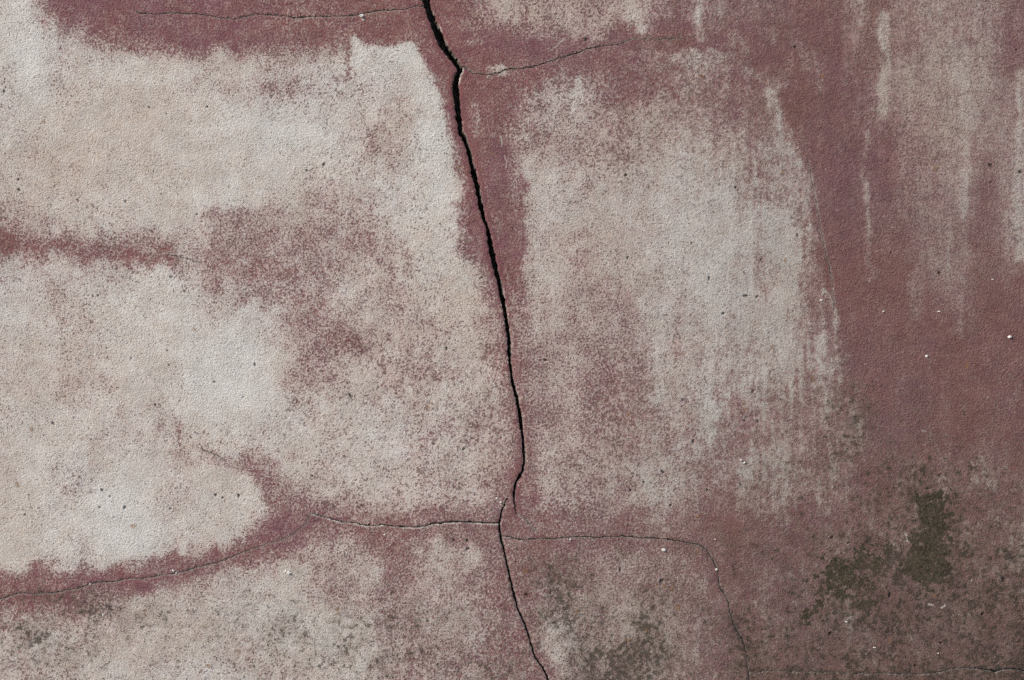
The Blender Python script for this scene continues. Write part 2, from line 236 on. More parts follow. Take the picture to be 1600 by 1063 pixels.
# ------------------------------------------------------------------ coarse maps, 4 mm cells, of the layout (sampled with warp later)
CU, CV = np.meshgrid(np.arange(-64, 1665, 4.0), np.arange(-64, 1129, 4.0))
def cubic_table(tab, u, v, cell):
    h, w = tab.shape
    x = np.clip(u / cell - 0.5, 0, w - 1.001); y = np.clip(v / cell - 0.5, 0, h - 1.001)
    ix = np.floor(x).astype(int); iy = np.floor(y).astype(int); fx = x - ix; fy = y - iy
    def wgt(f): return [((-0.5*f+1)*f-0.5)*f, (1.5*f-2.5)*f*f+1, ((-1.5*f+2)*f+0.5)*f, (0.5*f-0.5)*f*f]
    wx, wy = wgt(fx), wgt(fy); out = 0
    for j in range(4):
        for i in range(4):
            out = out + tab[np.clip(iy - 1 + j, 0, h - 1), np.clip(ix - 1 + i, 0, w - 1)] * wx[i] * wy[j]
    return out
def poly_sdf(poly, u, v):
    """signed distance, negative inside"""
    P = np.array(poly, float); Q = np.roll(P, -1, 0); d2 = np.full(u.shape, 1e12); inside = np.zeros(u.shape, bool)
    for (ax, ay), (bx, by) in zip(P, Q):
        ex, ey = bx - ax, by - ay
        t = np.clip(((u - ax) * ex + (v - ay) * ey) / (ex * ex + ey * ey + 1e-9), 0, 1)
        d2 = np.minimum(d2, (u - ax - t * ex) ** 2 + (v - ay - t * ey) ** 2)
        c = (ay > v) != (by > v)
        inside ^= c & (u < (bx - ax) * (v - ay) / ((by - ay) if by != ay else 1e-9) + ax)
    d = np.sqrt(d2); return np.where(inside, -d, d)
def line_dist(pts, u, v):
    d2 = np.full(u.shape, 1e12)
    for (ax, ay), (bx, by) in zip(pts[:-1], pts[1:]):
        ex, ey = bx - ax, by - ay
        t = np.clip(((u - ax) * ex + (v - ay) * ey) / (ex * ex + ey * ey + 1e-9), 0, 1)
        d2 = np.minimum(d2, (u - ax - t * ex) ** 2 + (v - ay - t * ey) ** 2)
    return np.sqrt(d2)

cW = cubic_table(TW, CU, CV, 40.0)
n1 = fbm(CU, CV, 40, 5, 4)
for poly, val, soft in RED_AREAS:
    m = smooth(soft * 1.25, -soft, poly_sdf(poly, CU, CV) + 4 * n1)
    cW = cW * (1 - m) + val * m
for pts, hw, val, st in STROKES:
    m = st * smooth(hw * 1.5, hw * 0.35, line_dist(pts, CU, CV) + 0.30 * hw * n1)
    cW = cW * (1 - m) + val * m
cT = np.zeros(CU.shape)
for x, y, rx, ry, a in TINTS: cT += a * np.exp(-(((CU - x) / rx) ** 2 + ((CV - y) / ry) ** 2))
cG = 0.26 * smooth(900, 1500, CU) * smooth(480, 900, CV) + 0.13 * smooth(760, 1063, CV) + 0.03 * smooth(300, 700, CV) + 0.03 * smooth(900, 1200, CU)
for x, y, rx, ry, a in GRIME: cG += a * np.exp(-(((CU - x) / rx) ** 2 + ((CV - y) / ry) ** 2))
cM = np.zeros(CU.shape)
for poly, cov in MOULD:
    cG += 0.20 * cov * smooth(38, -10, poly_sdf(poly, CU, CV) + 10 * n1); cM = np.maximum(cM, cov * smooth(24, -18, poly_sdf(poly, CU, CV) + 7 * fbm(CU, CV, 26, 91, 3, 0.8)))

def mirror(a, lo, hi):
    p = (a - lo) % (2 * (hi - lo)); return lo + np.where(p > hi - lo, 2 * (hi - lo) - p, p)
def samp(F, u, v, mirrored=True):
    if mirrored:
        u = mirror(u, 2, 1598); v = mirror(v, 2, 1061)
    x = np.clip((u + 64) / 4, 0, F.shape[1] - 1.001); y = np.clip((v + 64) / 4, 0, F.shape[0] - 1.001)
    ix = x.astype(int); iy = y.astype(int); fx = x - ix; fy = y - iy
    r = (F[iy, ix] * (1 - fx) + F[iy, ix + 1] * fx) * (1 - fy) + (F[iy + 1, ix] * (1 - fx) + F[iy + 1, ix + 1] * fx) * fy
    return r

right = smooth(820, 1300, U)                      # the right half is softer, streakier, dirtier and painted dimmer for light falloff
wu = U + 5 * fbm(U, V, 26, 31, 3); wv = V + 7 * fbm(U, V, 24, 47, 3)
W = samp(cW, wu, wv)
# beyond the stretch described above the wear goes on with its own patches; red stays beside the cracks that run on
beyond = np.maximum(np.maximum(-U, U - 1600), np.maximum(-V, V - 1063)); bw = smooth(5, 150, beyond + 25 * fbm(U, V, 90, 61, 3))
Wo = np.clip(0.52 + 0.34 * fbm(U, V, 380, 63, 4, 0.6) + 0.10 * fbm(U, V, 60, 67, 3) - 0.16 * smooth(1300, 1900, U), 0.05, 0.92)
for line in ([(0, 936), (-200, 960), (-700, 930), (-2100, 980)], [(665, 0), (655, -400), (640, -800), (648, -1400)], [(857, 1063), (878, 1300), (860, 1600), (870, 1826)]):
    Wo *= 1 - 0.85 * smooth(48, 10, line_dist(line, U, V) + 14 * fbm(U, V, 50, 69, 3))
W = W * (1 - bw) + Wo * bw
edge = np.clip(4.5 * W * (1 - W), 0.0, 1) * 0.9 + 0.10
n_blot = fbm(U, V, 60, 101, 4, 0.7)
n_mid = fbm(U, V, 15, 131, 3, 0.8)
n_str = fbm(U, V, 14, 171, 4, 0.75, asp=7.0)
W = W + edge * (0.055 * n_blot + 0.11 * n_mid * (1 - 0.45 * right) + (0.020 + 0.085 * right) * n_str)
ur = smooth(1330, 1400, U) * smooth(560, 480, V)
W = W - ur * edge * 0.06 * n_str - ur * edge * 0.05 * n_mid
W = W + right * np.clip(W * 1.6, 0, 1) * (1 - 0.5 * ur) * (0.06 * fbm(U, V, 6.5, 191, 2, 0.8, asp=11.0) + 0.05 * n_str)
W = W + 0.0 * (1 - right) * np.exp(-((W - 0.50) / 0.16) ** 2)
W = W + right * edge * (0.13 - 0.07 * ur) * fbm(U, V, 7, 197, 2, 0.9)
W = W - 0.05 * smooth(800, 830, U) * smooth(0.3, 0.7, W) * smooth(1700, 1300, U)
Tn = samp(cT, wu, wv) + 0.22 * fbm(U, V, 130, 211, 4) + 0.12 * fbm(U, V, 22, 231, 3) + 0.42
Rn = 0.45 + 0.40 * fbm(U, V, 130, 251, 4) + 0.22 * fbm(U, V, 28, 271, 3) + 0.12 * n_mid
G = samp(cG, wu, wv) ; G = G + np.clip(G * 1.1, 0.03, .5) * (0.35 * fbm(U, V, 26, 301, 4, 0.85) + 0.35 * vnoise(U, V, 5, 5, 309))
G = G * (1 - bw) + bw * np.clip(0.10 * fbm(U, V, 300, 71, 4) + 0.18 * smooth(1300, 1900, V), 0, 1)
M = samp(cM, wu, wv, False); inframe = (U > -60) & (U < 1660) & (V > -60) & (V < 1120); M = np.where(inframe, M, 0)
D = 0.08 + 0.50 * smooth(560, 1450, mirror(U, 0, 1600)) - 0.10 * smooth(400, 150, mirror(V, 0, 1063)) * smooth(1300, 1400, mirror(U, 0, 1600)) + 0.26 * smooth(480, 1100, mirror(V, 0, 1063)) * smooth(500, 1300, mirror(U, 0, 1600)) + 0.05 * n_blot  # soil film plus light falloff painted in, darker toward right and lower right
SOFT = right

# height of the face in mm: slow waviness, trowel marks, blisters
Hh = 1.6 * fbm(U, V, 420, 401, 2) + 0.55 * fbm(U, V, 60, 421, 2) + 0.10 * fbm(U, V, 11, 431, 2) + 0.16 * np.clip(W, 0, 1)
Hh += 0.10 * vnoise(U, V, 4.2, 4.2, 441) + 0.10 * vnoise(U * .8 + V * .6, V * .8 - U * .6, 3.1, 3.1, 443)
chip = np.zeros(U.shape); dark = np.zeros(U.shape); rust = np.zeros(U.shape)

# ------------------------------------------------------------------ spots
def window(x, y, r):
    return slice(max(0, np.searchsorted(ys, y - r)), np.searchsorted(ys, y + r)), slice(max(0, np.searchsorted(xs, x - r)), np.searchsorted(xs, x + r))
rng = np.random.default_rng(77)
def stamp(F, x, y, r, a, hgt=0.0, sq=1.0, ang=0.0):
    wy_, wx_ = window(x, y, r * 2.4); u = U[wy_, wx_] - x; v = V[wy_, wx_] - y
    if u.size == 0: return
    c, s = math.cos(ang), math.sin(ang); p = u * c + v * s; q = (-u * s + v * c) * sq
    th = np.arctan2(q, p); rr = r * (1 + 0.22 * np.sin(2 * th + x) + 0.14 * np.sin(3 * th + y))
    m = smooth(1.15, 0.55, np.sqrt(p * p + q * q) / rr)
    F[wy_, wx_] = np.maximum(F[wy_, wx_], m * a); Hh[wy_, wx_] += hgt * m
for x, y, r in PITS: stamp(dark, x, y, r * .92, 0.75, -1.8, 1.0 + .5 * rng.random(), rng.random() * 3)
for x, y, r in RUST: stamp(rust, x, y, r, 0.75, 0.2, 1.2, rng.random() * 3)
for k in range(1500):
    x, y = rng.uniform(0, 1600), rng.uniform(0, 1063)
    if rng.random() > 0.30 + 0.35 * (y / 1063) + 0.35 * (x / 1600): continue
    if rng.random() < 0.22: stamp(rust, x, y, rng.uniform(1.2, 3.0), rng.uniform(.25, .6), 0.1, 1.3, rng.random() * 3)
    else: stamp(dark, x, y, rng.uniform(0.8, 1.9) * (1 + (rng.random() < .06)), rng.uniform(.2, .65), -0.6, 1.4, rng.random() * 3)
for k in range(200):                                # pale sand grains laid bare, mostly on the red
    x, y = rng.uniform(0, 1600), rng.uniform(0, 1063)
    stamp(chip, x, y, rng.uniform(0.9, 1.6), rng.uniform(.2, .6), 0.2)
for k in range(8):                                 # small scratches
    x, y, a, l = rng.uniform(0, 1600), rng.uniform(0, 1063), rng.uniform(0, 3.1), rng.uniform(4, 14)
    for t in np.linspace(0, 1, 8): stamp(chip, x + l * t * math.cos(a + .5 * t), y + l * t * math.sin(a + .5 * t), 1.0, 0.45, -0.15)
for sx, sy, tx, ty in [(404, 84, 413, 108), (781, 212, 783, 228), (1414, 834, 1416, 846), (788, 244, 790, 262), (880, 60, 862, 78), (1476, 944, 1470, 950), (1450, 944, 1458, 946)]:
    for t in np.linspace(0, 1, 12): stamp(chip, sx + (tx - sx) * t + 2 * math.sin(t * 3), sy + (ty - sy) * t, 1.2, 0.7, -0.2)

# ------------------------------------------------------------------ cracks: grid points next to a crack edge are pulled onto the edge
crack_id = np.full(U.shape, -1, np.int32); PU = U.copy(); PV = V.copy(); depth = np.zeros(U.shape)
def refine(pts, amp, rs):
    """short ragged steps along the crack"""
    out = []; walk = rs.uniform(0, 50)
    for k, ((ax, ay, aw), (bx, by, bw)) in enumerate(zip(pts[:-1], pts[1:])):
        L = math.hypot(bx - ax, by - ay); n = max(1, int(L / 3.2)) if L < 120 else int(L / 12)
        for i in range(n):
            t = i / n; j = 0 if i == 0 and k == 0 else 1
            nx, ny = -(by - ay) / L, (bx - ax) / L
            wob = 0.9 * amp if aw < 2.5 else 0.0
            o = (rs.normal(0, 0.42 * amp) + wob * math.sin(walk * 0.37 + 2.2 * math.sin(walk * 0.113)) * rs.uniform(.4, 1)) * j; walk += L / n
            out.append((ax + (bx - ax) * t + nx * o, ay + (by - ay) * t + ny * o, (aw + (bw - aw) * t) * (1 + 0.10 * amp * rs.normal())))
    out.append(pts[-1]); return out
for ci, (pts, dep, rough, lab, dirt, lip) in enumerate(CRACKS):
    rs = np.random.default_rng(900 + ci); R = refine(pts, rough, rs)
    best = {}
    d_all = np.full(U.shape, 1e6, np.float32); w_all = np.zeros(U.shape, np.float32); nxx = np.zeros(U.shape, np.float32); nyy = np.zeros(U.shape, np.float32)
    touched_y = [NY, 0]; touched_x = [NX, 0]
    for (ax, ay, aw), (bx, by, bw) in zip(R[:-1], R[1:]):
        pad = 14
        y0 = max(0, np.searchsorted(ys, min(ay, by) - pad) - 1); y1 = min(NY, np.searchsorted(ys, max(ay, by) + pad) + 1)
        x0 = max(0, np.searchsorted(xs, min(ax, bx) - pad) - 1); x1 = min(NX, np.searchsorted(xs, max(ax, bx) + pad) + 1)
        if y1 <= y0 or x1 <= x0: continue
        u = U[y0:y1, x0:x1]; v = V[y0:y1, x0:x1]; ex, ey = bx - ax, by - ay; ee = ex * ex + ey * ey + 1e-9
        t = np.clip(((u - ax) * ex + (v - ay) * ey) / ee, 0, 1)
        gx = u - ax - t * ex; gy = v - ay - t * ey; d = np.sqrt(gx * gx + gy * gy)
        m = d < d_all[y0:y1, x0:x1]
        d_all[y0:y1, x0:x1][m] = d[m]; w_all[y0:y1, x0:x1][m] = (aw + (bw - aw) * t)[m] * 0.5
        nxx[y0:y1, x0:x1][m] = gx[m]; nyy[y0:y1, x0:x1][m] = gy[m]
        touched_y = [min(touched_y[0], y0), max(touched_y[1], y1)]; touched_x = [min(touched_x[0], x0), max(touched_x[1], x1)]
    sl = (slice(*touched_y), slice(*touched_x))
    d = d_all[sl].astype(float); hw = w_all[sl].astype(float); gx = nxx[sl] / np.maximum(d, 1e-4); gy = nyy[sl] / np.maximum(d, 1e-4)
    u = U[sl]; v = V[sl]; side = np.where(np.abs(gy) > np.abs(gx), np.sign(gy), np.sign(gx))
    hwr = hw * (1 + 0.16 * rough * vnoise(u + side * 37, v, 4.5, 4.5, 950 + ci)) + np.where(hw > 1.5, 0.5 * rough * vnoise(u + side * 91, v, 7, 7, 970 + ci), 0)
    hs = STEP
    wide = hwr >= 1.15 * hs
    near = d < 12
    free = near & (crack_id[sl] < 0)
    # wide stretch: points in a band of the edge go onto the edge; points inside go deep
    snap_w = free & wide & (np.abs(d - hwr) < 0.62 * hs); inn_w = free & wide & (d <= hwr - 0.62 * hs)
    # hairline stretch: nearest points go onto the middle line, next ones onto the edge
    open_ = hwr * (1 + 0.55 * vnoise(u, v, 13, 13, 995 + ci)) > 0.25
    inn_h = free & ~wide & (d < 0.55 * hs) & open_; snap_h = free & ~wide & (d >= 0.55 * hs) & (d < 1.30 * hs) & open_
    k = snap_w | snap_h
    hh = np.maximum(hwr, 0.35)
    PU[sl][k] = (u + gx * (hh - d))[k]; PV[sl][k] = (v + gy * (hh - d))[k]
    PU[sl][inn_h] = (u - gx * d)[inn_h]; PV[sl][inn_h] = (v - gy * d)[inn_h]
    inn = inn_w | inn_h
    crack_id[sl][inn] = ci
    dd = np.where(inn_w, dep * smooth(0, 4.0, hw) + 6, np.minimum(dep, 0.7 + dep * 0.75 * smooth(0.3, 1.1, hw)))
    ledge = inn_w & (side > 0) & (d > hwr - 3.4) & (vnoise(u, v, 34, 34, 940 + ci) > -0.05)      # broken ledges just inside the right lip
    dd = np.where(ledge, 1.6 + 3.2 * np.clip(hwr - d, 0, 3) + 1.5 * np.abs(vnoise(u, v, 6, 6, 944)), dd)
    depth[sl][inn] = dd[inn]
    # rounded, slightly worn lip and dirt or pale broken plaster beside it
    off = d - hwr
    Hh[sl] -= np.where(near & ~inn, 0.9 * np.minimum(1, hw / 2) * smooth(3.0, 0.0, off), 0)
    if dirt: G[sl] = np.where(near, G[sl] + dirt * smooth(7, 0, off + 2.0 * vnoise(u, v, 12, 12, 990)) * (0.55 + 0.45 * vnoise(u, v, 30, 30, 991)), G[sl])
    if lip[1]:
        lm = smooth(2.2, 0.6, np.abs(off - 0.4)) * lip[1] * np.clip(0.62 + 0.8 * vnoise(u, v, 13, 13, 992 + ci) + 0.4 * vnoise(u, v, 4, 4, 993), 0, 1)
        if lip[0]: lm = lm * (side * lip[0] > 0)
        chip[sl] = np.where(near & ~inn, np.maximum(chip[sl], lm), chip[sl])
    if ci == 0:                                    # the broken edge at the bend and some pale crumbs on the right lip
        b = smooth(3.2, 0.8, off) * (side > 0) * np.maximum(smooth(16, 8, np.abs(v - 119)) * .85, 0.45 * np.clip(vnoise(u, v, 9, 9, 5) - .15, 0, 1) * 1.6)
        chip[sl] = np.where(near & ~inn, np.maximum(chip[sl], b), chip[sl])
        r = smooth(34, 6, off) * 0.10
        W[sl] = np.where(near, W[sl] - r, W[sl])
    if ci == 2: Hh[sl] += np.where(near & (side > 0), 0.8 * smooth(9, 0, off), 0)
lr = smooth(900, 1350, U) * smooth(560, 850, V)
W = W + lr * (0.15 * fbm(U, V, 40, 601, 5, 0.95) + 0.12 * fbm(U, V, 8, 605, 2, 0.9) + 0.06)
G = G + lr * (0.10 * fbm(U, V, 44, 611, 4, 0.9) + 0.05 * vnoise(U, V, 6, 6, 615))
W = np.clip(W, -0.2, 1.2)
chip = np.clip(chip, 0, 1)

# ------------------------------------------------------------------ mould cover decided per face, so every patch is a part with its own ragged outline
gm = 0.75 * fbm(U, V, 10, 501, 3, 0.9) + 0.65 * vnoise(U, V, 3.4, 3.4, 521)
mould_f = M + np.where(M > 0.02, 0.46 * gm, -1)
Hh += 0.25 * smooth(0.4, 0.7, mould_f)
Z = Hh - depth
co = np.empty((NY, NX, 3), np.float32)
co[..., 0] = (PU - 800) / 1000; co[..., 1] = -Z / 1000; co[..., 2] = H0 + (531.5 - PV) / 1000
co = co.reshape(-1, 3)
A1 = np.stack([W, np.clip(Tn, 0, 1), np.clip(Rn, 0, 1), np.clip(G, 0, 1)], -1).reshape(-1, 4).astype(np.float32)
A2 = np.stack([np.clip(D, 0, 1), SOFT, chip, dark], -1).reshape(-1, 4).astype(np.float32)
A3 = np.stack([rust, np.clip(M, 0, 1), mould_f, np.ones_like(M)], -1).reshape(-1, 4).astype(np.float32)
idx = np.arange(NY * NX).reshape(NY, NX)
quads = np.stack([idx[:-1, :-1], idx[1:, :-1], idx[1:, 1:], idx[:-1, 1:]], -1).reshape(-1, 4)
cid = crack_id.reshape(-1)[quads].max(1)
mf = mould_f.reshape(-1)[quads].mean(1)
fu = U.reshape(-1)[quads[:, 0]]; fv = V.reshape(-1)[quads[:, 0]]
face_part = np.zeros(len(quads), np.int32)
blob = np.full(len(quads), -1)
sel = np.where(mf > 0.47)[0]
if len(sel):
    dist = np.stack([poly_sdf(p, fu[sel], fv[sel]) for p, c in MOULD], 0)
    blob[sel] = np.argmin(dist, 0)
face_part[blob >= 0] = 100 + blob[blob >= 0]
face_part[cid >= 0] = 1 + cid[cid >= 0]

# ------------------------------------------------------------------ materials
def nodes_for(name):
    m = bpy.data.materials.new(name); m.use_nodes = True; nt = m.node_tree
    for n in list(nt.nodes): nt.nodes.remove(n)
    out = nt.nodes.new('ShaderNodeOutputMaterial'); b = nt.nodes.new('ShaderNodeBsdfPrincipled')
    nt.links.new(b.outputs[0], out.inputs[0]); return m, nt, b
class NB:
    def __init__(s, nt): s.nt = nt
    def put(s, sock, v):
        if isinstance(v, (int, float)): sock.default_value = v
        elif isinstance(v, tuple): sock.default_value = v if len(v) == len(sock.default_value) else (*v, 1.0)
        else: s.nt.links.new(v, sock)
    def math(s, op, a, b=0.0, clamp=False):
        n = s.nt.nodes.new('ShaderNodeMath'); n.operation = op; n.use_clamp = clamp; s.put(n.inputs[0], a); s.put(n.inputs[1], b); return n.outputs[0]
    def mix(s, f, a, b, mode='MIX'):
        n = s.nt.nodes.new('ShaderNodeMix'); n.data_type = 'RGBA'; n.blend_type = mode
        s.put(n.inputs[0], f); s.put(n.inputs[6], a); s.put(n.inputs[7], b); return n.outputs[2]
    def ramp(s, v, lo, hi, a=0.0, b=1.0, kind='SMOOTHSTEP'):
        n = s.nt.nodes.new('ShaderNodeMapRange'); n.interpolation_type = kind
        s.put(n.inputs[0], v); s.put(n.inputs[1], lo); s.put(n.inputs[2], hi); s.put(n.inputs[3], a); s.put(n.inputs[4], b); return n.outputs[0]
    def noise(s, vec, scale, detail=2.0, rough=0.5, dist=0.0):
        n = s.nt.nodes.new('ShaderNodeTexNoise'); s.put(n.inputs['Vector'], vec)
        n.inputs['Scale'].default_value = scale; n.inputs['Detail'].default_value = detail; n.inputs['Roughness'].default_value = rough
        n.inputs['Distortion'].default_value = dist; return n.outputs[0]
    def attr(s, name):
        n = s.nt.nodes.new('ShaderNodeAttribute'); n.attribute_name = name
        x = s.nt.nodes.new('ShaderNodeSeparateColor'); s.nt.links.new(n.outputs['Color'], x.inputs[0])
        return x.outputs[0], x.outputs[1], x.outputs[2], n.outputs['Alpha']
    def coord(s): return s.nt.nodes.new('ShaderNodeTexCoord').outputs['Object']

PINK_WASH = (0.430, 0.290, 0.262)
WHITE_COOL = (0.600, 0.568, 0.525); WHITE_WARM = (0.535, 0.446, 0.374)
RED_PURPLE = (0.203, 0.079, 0.096); RED_BRICK = (0.218, 0.080, 0.072)
FILM = (0.046, 0.036, 0.025); SOIL_FALLOFF = (0.112, 0.084, 0.070)
def plaster(name):
    m, nt, b = nodes_for(name); q = NB(nt); P = q.coord()
    W_, T_, R_, G_ = q.attr("layout"); D_, S_, C_, K_ = q.attr("wear_falloff"); O_, M_, F_, _ = q.attr("growth")
    g1 = q.noise(P, 250.0, 4.0, 0.66)                  # the plaster's grain, 3 to 5 mm
    g2 = q.noise(P, 560.0, 3.0, 0.7)                   # sand, 1 to 2 mm
    g3 = q.noise(P, 70.0, 4.0, 0.65)
    g4 = q.noise(P, 26.0, 4.0, 0.65)
    grain = q.math('ADD', q.math('MULTIPLY', g1, 0.62), q.math('MULTIPLY', g2, 0.38))
    gz = q.math('SUBTRACT', grain, 0.5)
    amp = q.ramp(S_, 0.0, 1.0, 4.2, 2.3, 'LINEAR')
    w = q.math('ADD', W_, q.math('MULTIPLY', gz, q.math('MULTIPLY', amp, q.ramp(W_, 0.04, 0.30, 0.30, 1.0)))); w = q.math('ADD', w, q.math('MULTIPLY', q.math('SUBTRACT', g3, 0.5), 0.55))
    lo = q.ramp(S_, 0.0, 1.0, -0.04, -0.10, 'LINEAR'); hi = q.ramp(S_, 0.0, 1.0, 0.58, 0.95, 'LINEAR')
    cov = q.ramp(w, lo, hi)
    t = q.math('ADD', T_, q.math('MULTIPLY', q.math('SUBTRACT', g3, 0.5), 1.2)); t = q.math('ADD', t, q.math('MULTIPLY', q.math('SUBTRACT', g4, 0.5), 0.8), True)
    white = q.mix(t, WHITE_COOL, WHITE_WARM)
    white = q.mix(q.ramp(W_, 0.84, 1.06, 0.0, 0.35), white, (0.69, 0.665, 0.625))      # thick chalky lime
    r = q.math('ADD', R_, q.math('MULTIPLY', q.math('SUBTRACT', g3, 0.5), 1.8), True)
    red = q.mix(r, RED_PURPLE, RED_BRICK)
    red = q.mix(q.ramp(grain, 0.60, 0.78, 0.0, 0.22), red, (0.30, 0.175, 0.170))
    red = q.mix(q.ramp(grain, 0.42, 0.32, 0.0, 0.35), red, (0.085, 0.035, 0.035))
    thin = q.mix(q.math('MULTIPLY', q.ramp(W_, 0.35, 0.90, 0.80, 0.05), q.ramp(S_, 0.0, 1.0, 0.68, 1.0, 'LINEAR')), white, PINK_WASH); thin = q.mix(q.ramp(W_, 0.25, 0.90, 0.14, 0.02), thin, red)     # thin lime lets the red through
    col = q.mix(cov, red, thin)
    gp = q.noise(P, 300.0, 2.5, 0.6); gq = q.noise(P, 18.0, 3.0, 0.7)
    pv = q.math('ADD', gp, q.math('MULTIPLY', q.math('SUBTRACT', 0.86, W_), 0.22)); pv = q.math('ADD', pv, q.math('MULTIPLY', q.math('SUBTRACT', gq, 0.5), 0.22))
    pit = q.ramp(pv, 0.60, 0.70)
    pit_col = q.mix(q.ramp(g3, 0.35, 0.65), (0.165, 0.076, 0.084), (0.150, 0.090, 0.070))
    pitf = q.math('MULTIPLY', pit, q.math('MULTIPLY', q.ramp(S_, 0.0, 1.0, 0.80, 0.50), q.ramp(W_, 0.12, 0.40, 0.25, 1.0)))
    col = q.mix(pitf, col, pit_col)
    col = q.mix(q.math('MULTIPLY', D_, 0.66), col, SOIL_FALLOFF)  # soil tint that also carries the painted light falloff
    val = q.ramp(g2, 0.25, 0.75, 0.82, 1.18, 'LINEAR')
    comb = nt.nodes.new('ShaderNodeCombineColor')
    for i in range(3): nt.links.new(val, comb.inputs[i])
    col = q.mix(1.0, col, comb.outputs[0], 'MULTIPLY')
    gb = q.noise(P, 125.0, 6.0, 0.78)
    film = q.math('MULTIPLY', q.ramp(q.math('ADD', G_, q.math('MULTIPLY', q.math('SUBTRACT', g3, 0.5), 0.7)), 0.05, 0.75), q.ramp(G_, 0.0, 0.12))
    col = q.mix(q.math('MULTIPLY', film, 0.30), col, (0.105, 0.080, 0.052))
    speck = q.ramp(q.math('ADD', q.math('ADD', gb, q.math('MULTIPLY', G_, 0.19)), q.math('MULTIPLY', q.math('SUBTRACT', q.noise(P, 45.0, 3.0, 0.6), 0.5), 0.30)), 0.62, 0.71)
    col = q.mix(q.math('MULTIPLY', q.math('MULTIPLY', speck, 0.80), q.ramp(G_, 0.01, 0.14)), col, FILM)
    col = q.mix(q.math('MULTIPLY', O_, 0.8), col, (0.22, 0.115, 0.045))
    col = q.mix(q.math('MULTIPLY', K_, 0.85), col, (0.035, 0.027, 0.020))
    col = q.mix(C_, col, (0.58, 0.52, 0.46))
    nt.links.new(col, b.inputs['Base Color'])
    b.inputs['Roughness'].default_value = 0.93; b.inputs['Specular IOR Level'].default_value = 0.25
    bp = nt.nodes.new('ShaderNodeBump'); bp.inputs['Strength'].default_value = 1.0; bp.inputs['Distance'].default_value = 0.0038
    g5 = q.noise(P, 380.0, 4.0, 0.72)
    hgt = q.math('ADD', q.math('MULTIPLY', g1, 0.36), q.math('MULTIPLY', g5, 0.80)); hgt = q.math('SUBTRACT', hgt, q.math('MULTIPLY', pit, 0.22))
    nt.links.new(hgt, bp.inputs['Height']); nt.links.new(q.ramp(g4, 0.3, 0.7, 0.0030, 0.0056), bp.inputs['Distance']); nt.links.new(bp.outputs[0], b.inputs['Normal'])
    return m
def crack_mat(name):
    m, nt, b = nodes_for(name); q = NB(nt); P = q.coord()
    n = q.noise(P, 160.0, 4.0, 0.6)
    nt.links.new(q.mix(q.ramp(n, 0.35, 0.7), (0.080, 0.070, 0.062), (0.24, 0.20, 0.175)), b.inputs['Base Color'])
    b.inputs['Roughness'].default_value = 1.0; b.inputs['Specular IOR Level'].default_value = 0.1
    bp = nt.nodes.new('ShaderNodeBump'); bp.inputs['Distance'].default_value = 0.002
    nt.links.new(n, bp.inputs['Height']); nt.links.new(bp.outputs[0], b.inputs['Normal']); return m
def mould_mat(name):
    m, nt, b = nodes_for(name); q = NB(nt); P = q.coord()
    n = q.noise(P, 300.0, 3.0, 0.65); n2 = q.noise(P, 60.0, 3.0, 0.6)
    col = q.mix(q.ramp(n2, 0.35, 0.65), (0.040, 0.032, 0.020), (0.058, 0.047, 0.030))
    col = q.mix(q.ramp(n, 0.50, 0.70, 0.0, 0.60), col, (0.14, 0.095, 0.075)); col = q.mix(q.ramp(n, 0.45, 0.32, 0.0, 0.6), col, (0.018, 0.014, 0.010))
    nt.links.new(col, b.inputs['Base Color']); b.inputs['Roughness'].default_value = 0.95; b.inputs['Specular IOR Level'].default_value = 0.2
    bp = nt.nodes.new('ShaderNodeBump'); bp.inputs['Distance'].default_value = 0.003
    nt.links.new(n, bp.inputs['Height']); nt.links.new(bp.outputs[0], b.inputs['Normal']); return m
MAT_P, MAT_C, MAT_M = plaster("limewashed_red_plaster"), crack_mat("crack_inside"), mould_mat("dark_mould")

# ------------------------------------------------------------------ meshes
def sheet(name, faces, mat, parent=None, extra=None):
    used = np.unique(faces); remap = np.full(NY * NX, -1, np.int64); remap[used] = np.arange(len(used))
    f = remap[faces]; c = co[used]; a1, a2, a3 = A1[used], A2[used], A3[used]
    if extra is not None:
        ev, ef = extra(remap); f = np.concatenate([f, ef + 0 * ef]); nb = len(ev)
        c = np.concatenate([c, ev]); pad = lambda a: np.concatenate([a, np.tile(a[:1], (nb, 1))]); a1, a2, a3 = pad(a1), pad(a2), pad(a3)
    me = bpy.data.meshes.new(name); me.vertices.add(len(c)); me.vertices.foreach_set("co", c.astype(np.float32).ravel())
    me.loops.add(f.size); me.loops.foreach_set("vertex_index", f.astype(np.int32).ravel())
    me.polygons.add(len(f)); me.polygons.foreach_set("loop_start", np.arange(0, f.size, 4, dtype=np.int32))
    me.polygons.foreach_set("use_smooth", np.ones(len(f), bool))
    for nm, a in (("layout", a1), ("wear_falloff", a2), ("growth", a3)):
        at = me.attributes.new(nm, 'FLOAT_COLOR', 'POINT'); at.data.foreach_set("color", a.ravel())
    me.materials.append(mat); me.update(calc_edges=True)
    o = bpy.data.objects.new(name, me); S.collection.objects.link(o)
    if parent: o.parent = parent
    return o
THICK = 0.30
